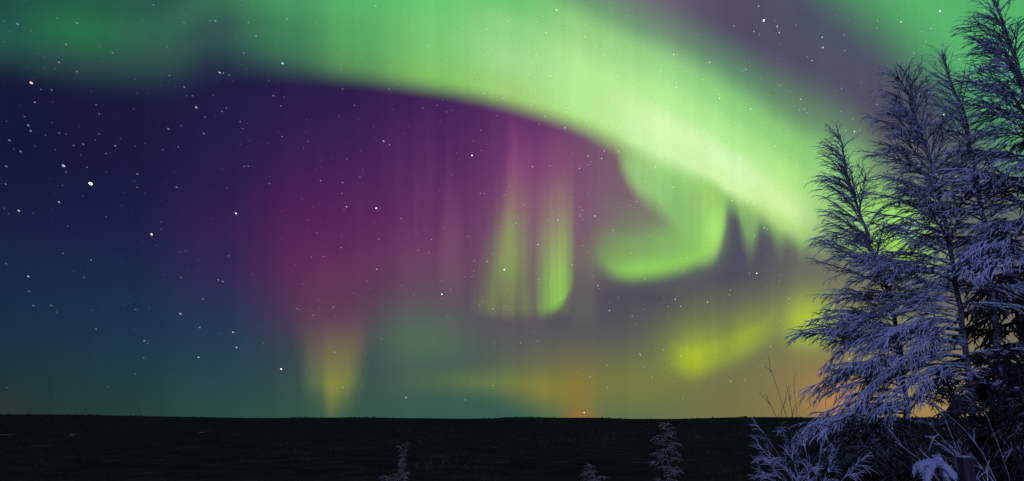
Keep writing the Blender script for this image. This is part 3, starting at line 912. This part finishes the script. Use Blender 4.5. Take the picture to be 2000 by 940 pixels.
b.inputs['Base Color'].default_value = (0.42, 0.45, 0.52, 1); b.inputs['Roughness'].default_value = 0.7
bm = nt.nodes.new('ShaderNodeBump'); bm.inputs['Strength'].default_value = 0.6; bm.inputs['Distance'].default_value = 0.01
nt.links.new(noise(nt, 60, 4), bm.inputs['Height']); nt.links.new(bm.outputs[0], b.inputs['Normal'])
# snow cap: a low uneven cushion
nu, nv_ = 14, 14
uu, vv = np.meshgrid(np.linspace(-1, 1, nu), np.linspace(-1, 1, nv_), indexing='ij')
edge = np.clip(1 - np.maximum(np.abs(uu), np.abs(vv)) ** 4, 0, 1)
V = np.stack([uu * 0.026, vv * 0.026, (pp[2] - pg) - 0.002 + edge * 0.009 * (0.6 + 0.8 * vnoise(uu * 2 + 9, vv * 2 + 4, 9))], -1).reshape(-1, 3)
ii = np.arange(nu * nv_).reshape(nu, nv_)
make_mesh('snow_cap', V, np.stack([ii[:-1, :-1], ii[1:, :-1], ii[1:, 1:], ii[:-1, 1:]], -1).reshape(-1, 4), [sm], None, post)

# sapling whose drooping fingers carry thick snow
SD = 3.0
fingers = [[(1868, 942), (1856, 922), (1838, 910), (1815, 907), (1796, 911), (1786, 921), (1785, 932)], [(1838, 912), (1834, 903), (1832, 896)],
           [(1846, 914), (1850, 930), (1853, 955)], [(1824, 910), (1818, 922), (1812, 934), (1812, 948)], [(1800, 911), (1800, 921), (1803, 930)]]
bp = at(1850, 930, SD)
bg_ = float(ground_z(bp[0], bp[1]))
sap = empty('snowy_sapling', (bp[0], bp[1], bg_)); tag(sap, 'little sapling bent under thick snow beside the wooden post', 'sapling')
o0 = np.array([bp[0], bp[1], bg_])
g = Geo()
stem = smooth_path([o0 + [0, 0, -0.05], (o0 + bp) / 2 + [0.015, 0, 0], bp], 14)
g.tube(stem[None], np.full((1, 14), 0.008), 7, 0)
F = np.array([smooth_path([at(x, y, SD + 0.03 * math.sin(x * 0.11)) for x, y in f], 18) for f in fingers])
g.tube(F, np.full((len(F), 18), 0.004), 5, 0)
g.build('stem', [MAT['limb']], sap, o0)
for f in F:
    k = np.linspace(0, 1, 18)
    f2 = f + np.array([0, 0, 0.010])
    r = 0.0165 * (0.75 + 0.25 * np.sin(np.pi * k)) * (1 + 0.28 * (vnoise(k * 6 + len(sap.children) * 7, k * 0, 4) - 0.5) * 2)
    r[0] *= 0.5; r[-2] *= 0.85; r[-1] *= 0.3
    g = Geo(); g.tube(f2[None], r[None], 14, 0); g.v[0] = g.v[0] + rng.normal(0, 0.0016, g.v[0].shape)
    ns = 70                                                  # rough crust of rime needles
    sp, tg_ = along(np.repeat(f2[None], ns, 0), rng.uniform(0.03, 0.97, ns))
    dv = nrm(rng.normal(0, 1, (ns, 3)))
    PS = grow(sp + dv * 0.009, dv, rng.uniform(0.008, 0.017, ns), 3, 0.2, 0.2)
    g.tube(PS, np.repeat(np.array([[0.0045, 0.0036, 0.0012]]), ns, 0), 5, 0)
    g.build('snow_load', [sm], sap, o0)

# ------------------------------------------------------------------ pale clearings far out on the plain
cm, nt, b = newmat('snowy_clearing')
nt.links.new(nramp(nt, noise(nt, 0.04, 4), [(0.35, (0.06, 0.065, 0.06)), (0.65, (0.30, 0.30, 0.24))]), b.inputs['Base Color']); b.inputs['Roughness'].default_value = 0.9
for (px, py, wpx, dpt) in CLEAR:
    d = ray(px, py)
    zc = CLEARZ[(px, py)]
    cx, cy = zc[0], zc[1]
    n = 24
    th = np.arange(n) * 2 * math.pi / n
    rr_ = 1 + 0.3 * np.sin(th * 3 + px) + rng.normal(0, 0.08, n)
    xs = cx + wpx * zc[2] * rr_ * np.cos(th) * 0.5; ys = cy + dpt * rr_ * np.sin(th)
    zs = ground_z(xs, ys)
    V = np.concatenate([np.stack([xs, ys, zs + 2.2], 1), np.stack([xs * 1.0, ys, zs - 2.0], 1), [[cx, cy, float(np.mean(zs)) + 2.5]]])
    i0 = np.arange(n); j0 = np.roll(i0, -1)
    o = make_mesh('snowy_clearing', V, np.stack([i0, i0 + n, j0 + n, j0], -1), [cm], None, None, False, None, np.stack([i0, j0, np.full(n, 2 * n)], -1))
    tag(o, 'pale snowy clearing far out on the dark plain', 'clearing', 'snowy clearings on the plain', kind='structure')

# ------------------------------------------------------------------ stars
SR = 60000.0
BRIGHT = [(177, 359, 2.0, 3.2, (1.0, 1.0, 1.0), 'brightest white star, low in the navy sky at the left'),
          (124, 324, 1.9, 0.6, (0.45, 0.55, 1.0), 'large dim blue star close above the brightest white star'),
          (61, 162, 1.7, 0.7, (1.0, 0.7, 0.65), 'reddish star just below the green arc at the far left'),
          (552, 124, 1.6, 0.9, (0.35, 0.65, 1.0), 'vivid blue star on the lower edge of the green arc'),
          (296, 458, 1.4, 1.2, (1.0, 0.85, 0.9), 'pinkish white star at the left, halfway down the navy sky'),
          (461, 417, 1.4, 1.2, (0.9, 0.85, 1.0), 'white star where the navy sky turns purple'),
          (735, 407, 1.3, 1.6, (1.0, 0.95, 1.0), 'bright white star in the middle of the purple glow'),
          (922, 304, 1.3, 1.6, (1.0, 0.9, 1.0), 'bright white star in the purple sky left of the two tall rays'),
          (985, 527, 1.3, 1.2, (1.0, 1.0, 0.9), 'white star inside the left one of the two tall rays'),
          (863, 575, 1.2, 1.0, (1.0, 0.95, 1.0), 'white star in the dull purple left of the tall rays'),
          (1492, 40, 1.5, 1.8, (1.0, 1.0, 1.0), 'bright white star in the grey gap between the two green arcs'),
          (1843, 225, 1.4, 1.6, (1.0, 1.0, 1.0), 'bright white star seen through the tops of the birches'),
          (1836, 22, 1.3, 1.2, (0.9, 1.0, 0.95), 'white star in the green corner at the top right'),
          (1141, 806, 1.0, 1.2, (1.0, 0.7, 0.4), 'orange star sitting on the horizon in the orange glow'),
          (549, 721, 1.3, 1.2, (1.0, 1.0, 1.0), 'lowest bright star left of the yellow ray'),
          (1478, 534, 1.1, 1.0, (0.95, 0.95, 1.0), 'white star below the green fingers near the birches')]
FAINT = """34,47,b 300,10 150,45 170,327 129,336 115,395,B 37,412,B 383,210,B 329,252,b 268,340,b 188,205 116,260 55,245,b 318,293 348,287 398,261 400,229 434,218 442,211 376,187 360,170 331,148
429,142,B 436,143 448,147 534,187 555,190 549,207 525,157 561,37 617,44 651,44 410,41 421,41 359,44 485,44 500,71 476,104 661,107 667,137 734,12 669,174 760,174 692,206 730,247 749,276,B 761,283 677,311 602,277 593,289 703,346
669,357 626,353 668,378 477,325 485,325 526,345 526,359 551,267 475,252 469,238 345,366 268,366 11,360 18,274 40,296 144,284 163,282 186,274 194,262 207,300 225,285 12,325 122,362 60,256 48,228 68,200 80,175 101,176 150,140 115,122
129,87 220,103 36,411 55,540,B 56,569 123,495 164,542 178,508 352,613,B 353,542 426,547 435,550 397,584 390,640 455,649,B 462,679,B 388,698,B 289,671 282,666 281,699 188,643 100,597 65,597 12,515 447,500 515,672 651,600 580,603 586,605
716,549 736,526,B 677,404,B 672,410 666,484 631,501 608,502 591,555 612,616 654,688 670,757 793,777,B 745,662 740,467 783,427 817,489 838,494 844,548 808,576 784,558 816,458 843,468 872,219 854,206 826,211 946,183,b 983,192 994,41,b 1067,64,b
1087,20,b 836,90,b 935,80 903,54 804,48 1163,92 1181,107 1075,148 1290,138 1180,295 1518,52 1522,64 1606,73 1607,93,B 1714,41 1712,55 1760,43 1785,104 1316,107 1322,107 1386,122 1457,136 1450,138 1321,171 1405,192,B 1524,167 1564,194,B 1571,213
1514,286 1713,204 1652,255 1669,257 1679,254 1666,232 1265,309 1208,297 1430,392,B 1493,445 1426,567 1319,585 1382,590 1190,607 1235,618 1168,558 1138,411 1150,322 1132,329 1175,310 1148,305 1074,324 1040,326 1064,228 1053,243 1104,250
1090,430 1162,422 1230,401 1330,696 1427,745 1257,717 962,753 1017,670 935,596 943,589 907,541 951,511 914,462 938,378 946,378 1023,400 1051,478 1137,480 1118,518"""


def star_mat(name, col, strength):
    m = bpy.data.materials.new(name); m.use_nodes = True
    nt = m.node_tree; nt.nodes.clear()
    out = nt.nodes.new('ShaderNodeOutputMaterial'); ads = nt.nodes.new('ShaderNodeAddShader')
    em = nt.nodes.new('ShaderNodeEmission'); tr = nt.nodes.new('ShaderNodeBsdfTransparent')
    em.inputs[0].default_value = (*col, 1); em.inputs[1].default_value = strength
    nt.links.new(em.outputs[0], ads.inputs[0]); nt.links.new(tr.outputs[0], ads.inputs[1]); nt.links.new(ads.outputs[0], out.inputs[0])
    m.cycles.emission_sampling = 'NONE'
    return m


def star_mesh(name, mat):
    nl, ns = 7, 10
    th = np.linspace(0, math.pi, nl); ph = np.arange(ns) * 2 * math.pi / ns
    V = np.stack([np.sin(th)[:, None] * np.cos(ph), np.sin(th)[:, None] * np.sin(ph), np.cos(th)[:, None] * np.ones(ns)], -1).reshape(-1, 3)
    idx = np.arange(nl * ns).reshape(nl, ns); nx = np.roll(idx, -1, 1)
    Q = np.stack([idx[:-1], idx[1:], nx[1:], nx[:-1]], -1).reshape(-1, 4)
    o = make_mesh(name, V, Q, [mat])
    return o


def place_star(o, px, py, size):
    d = nrm(ray(px, py)[None])[0]
    o.location = tuple(d * SR + np.array([0, 0, CAM_Z]))
    # stars trail a little: long axis tips down to the right in the west, down to the left in the east
    ang = math.radians(-28 if px < 900 else (10 if px < 1100 else 45))
    right = nrm(np.cross(d, np.array([0, 0, 1.0]))[None])[0]; upv = np.cross(right, d)
    ax = right * math.cos(ang) + upv * math.sin(ang)
    q = Vector(tuple(ax)).to_track_quat('X', 'Z')
    o.rotation_mode = 'QUATERNION'; o.rotation_quaternion = q
    a = SR / FPX * size
    e = 1.6 if px < 500 else 1.35
    o.scale = (a * e, a * 0.95, a * 0.95)


GST = 'stars in the night sky'
for px, py, size, st_, colr, lab in BRIGHT:
    o = star_mesh('star', star_mat('star_light', colr, st_ * 0.8))
    place_star(o, px, py, size * 0.85)
    tag(o, lab, 'star', GST)
kinds = {}
for i, (colr, st_) in enumerate([((0.75, 0.75, 1.0), 0.12), ((0.8, 0.8, 1.0), 0.30), ((0.55, 0.65, 1.0), 0.22), ((1.0, 0.8, 0.75), 0.18), ((1.0, 0.97, 0.95), 0.62), ((0.45, 0.6, 1.0), 0.36)]):
    p_ = star_mesh('star', star_mat('star_light', colr, st_ * 0.46)); kinds[i] = p_
used = set()
lst = [w.split(',') for w in FAINT.split()]
for i in range(80):
    x = rng.uniform(0, 1680); y = rng.uniform(0, 780)
    if y > 640 and x < 1600 and rng.random() < 0.6: continue
    lst.append((x, y, 'r'))
for w in lst:
    px, py = float(w[0]), float(w[1]); f = w[2] if len(w) > 2 else ''
    if f == 'B': k, size = 4, rng.uniform(1.05, 1.35)
    elif f == 'b': k, size = 5, rng.uniform(1.2, 1.5)
    elif f == 'r': k, size = 0, rng.uniform(0.7, 1.0)
    else: k, size = rng.choice([0, 1, 1, 2, 3]), rng.uniform(0.9, 1.25)
    if px > 950 and f != 'B': k = [1, 4, 4, 5][int(rng.integers(4))]
    size *= 0.88
    if k in used:
        o = kinds[k].copy(); COL.objects.link(o)
    else:
        o = kinds[k]; used.add(k)
    place_star(o, px, py, size)
    tag(o, 'small faint star, one of the many scattered over the night sky', 'star', GST)

# ------------------------------------------------------------------ countless faintest stars
octv = np.array([(1, 0, 0), (-1, 0, 0), (0, 1, 0), (0, -1, 0), (0, 0, 1), (0, 0, -1)], float)
octf = np.array([(0, 2, 4), (2, 1, 4), (1, 3, 4), (3, 0, 4), (2, 0, 5), (1, 2, 5), (3, 1, 5), (0, 3, 5)])
NF = 1000
V = []; Tf = []; Mi = []
for i in range(NF):
    x = rng.uniform(-250, 2250); y = rng.uniform(-250, 785)
    if y > 620 and rng.random() < 0.5: y = rng.uniform(-100, 620)
    d = nrm(ray(x, y)[None])[0]
    V.append(octv * (SR / FPX * rng.uniform(0.35, 0.85)) + d * SR + np.array([0, 0, CAM_Z]))
    Tf.append(octf + 6 * i); Mi += [0 if x < 850 else 1] * 8
fs = make_mesh('faint_stars', np.concatenate(V), None, [star_mat('faint_star_light', (0.65, 0.7, 1.0), 0.11), star_mat('faint_star_light', (0.85, 0.95, 1.0), 0.30)], Mi, None, False, None, np.concatenate(Tf))
tag(fs, 'dust of the faintest stars all over the sky', 'stars', kind='stuff')
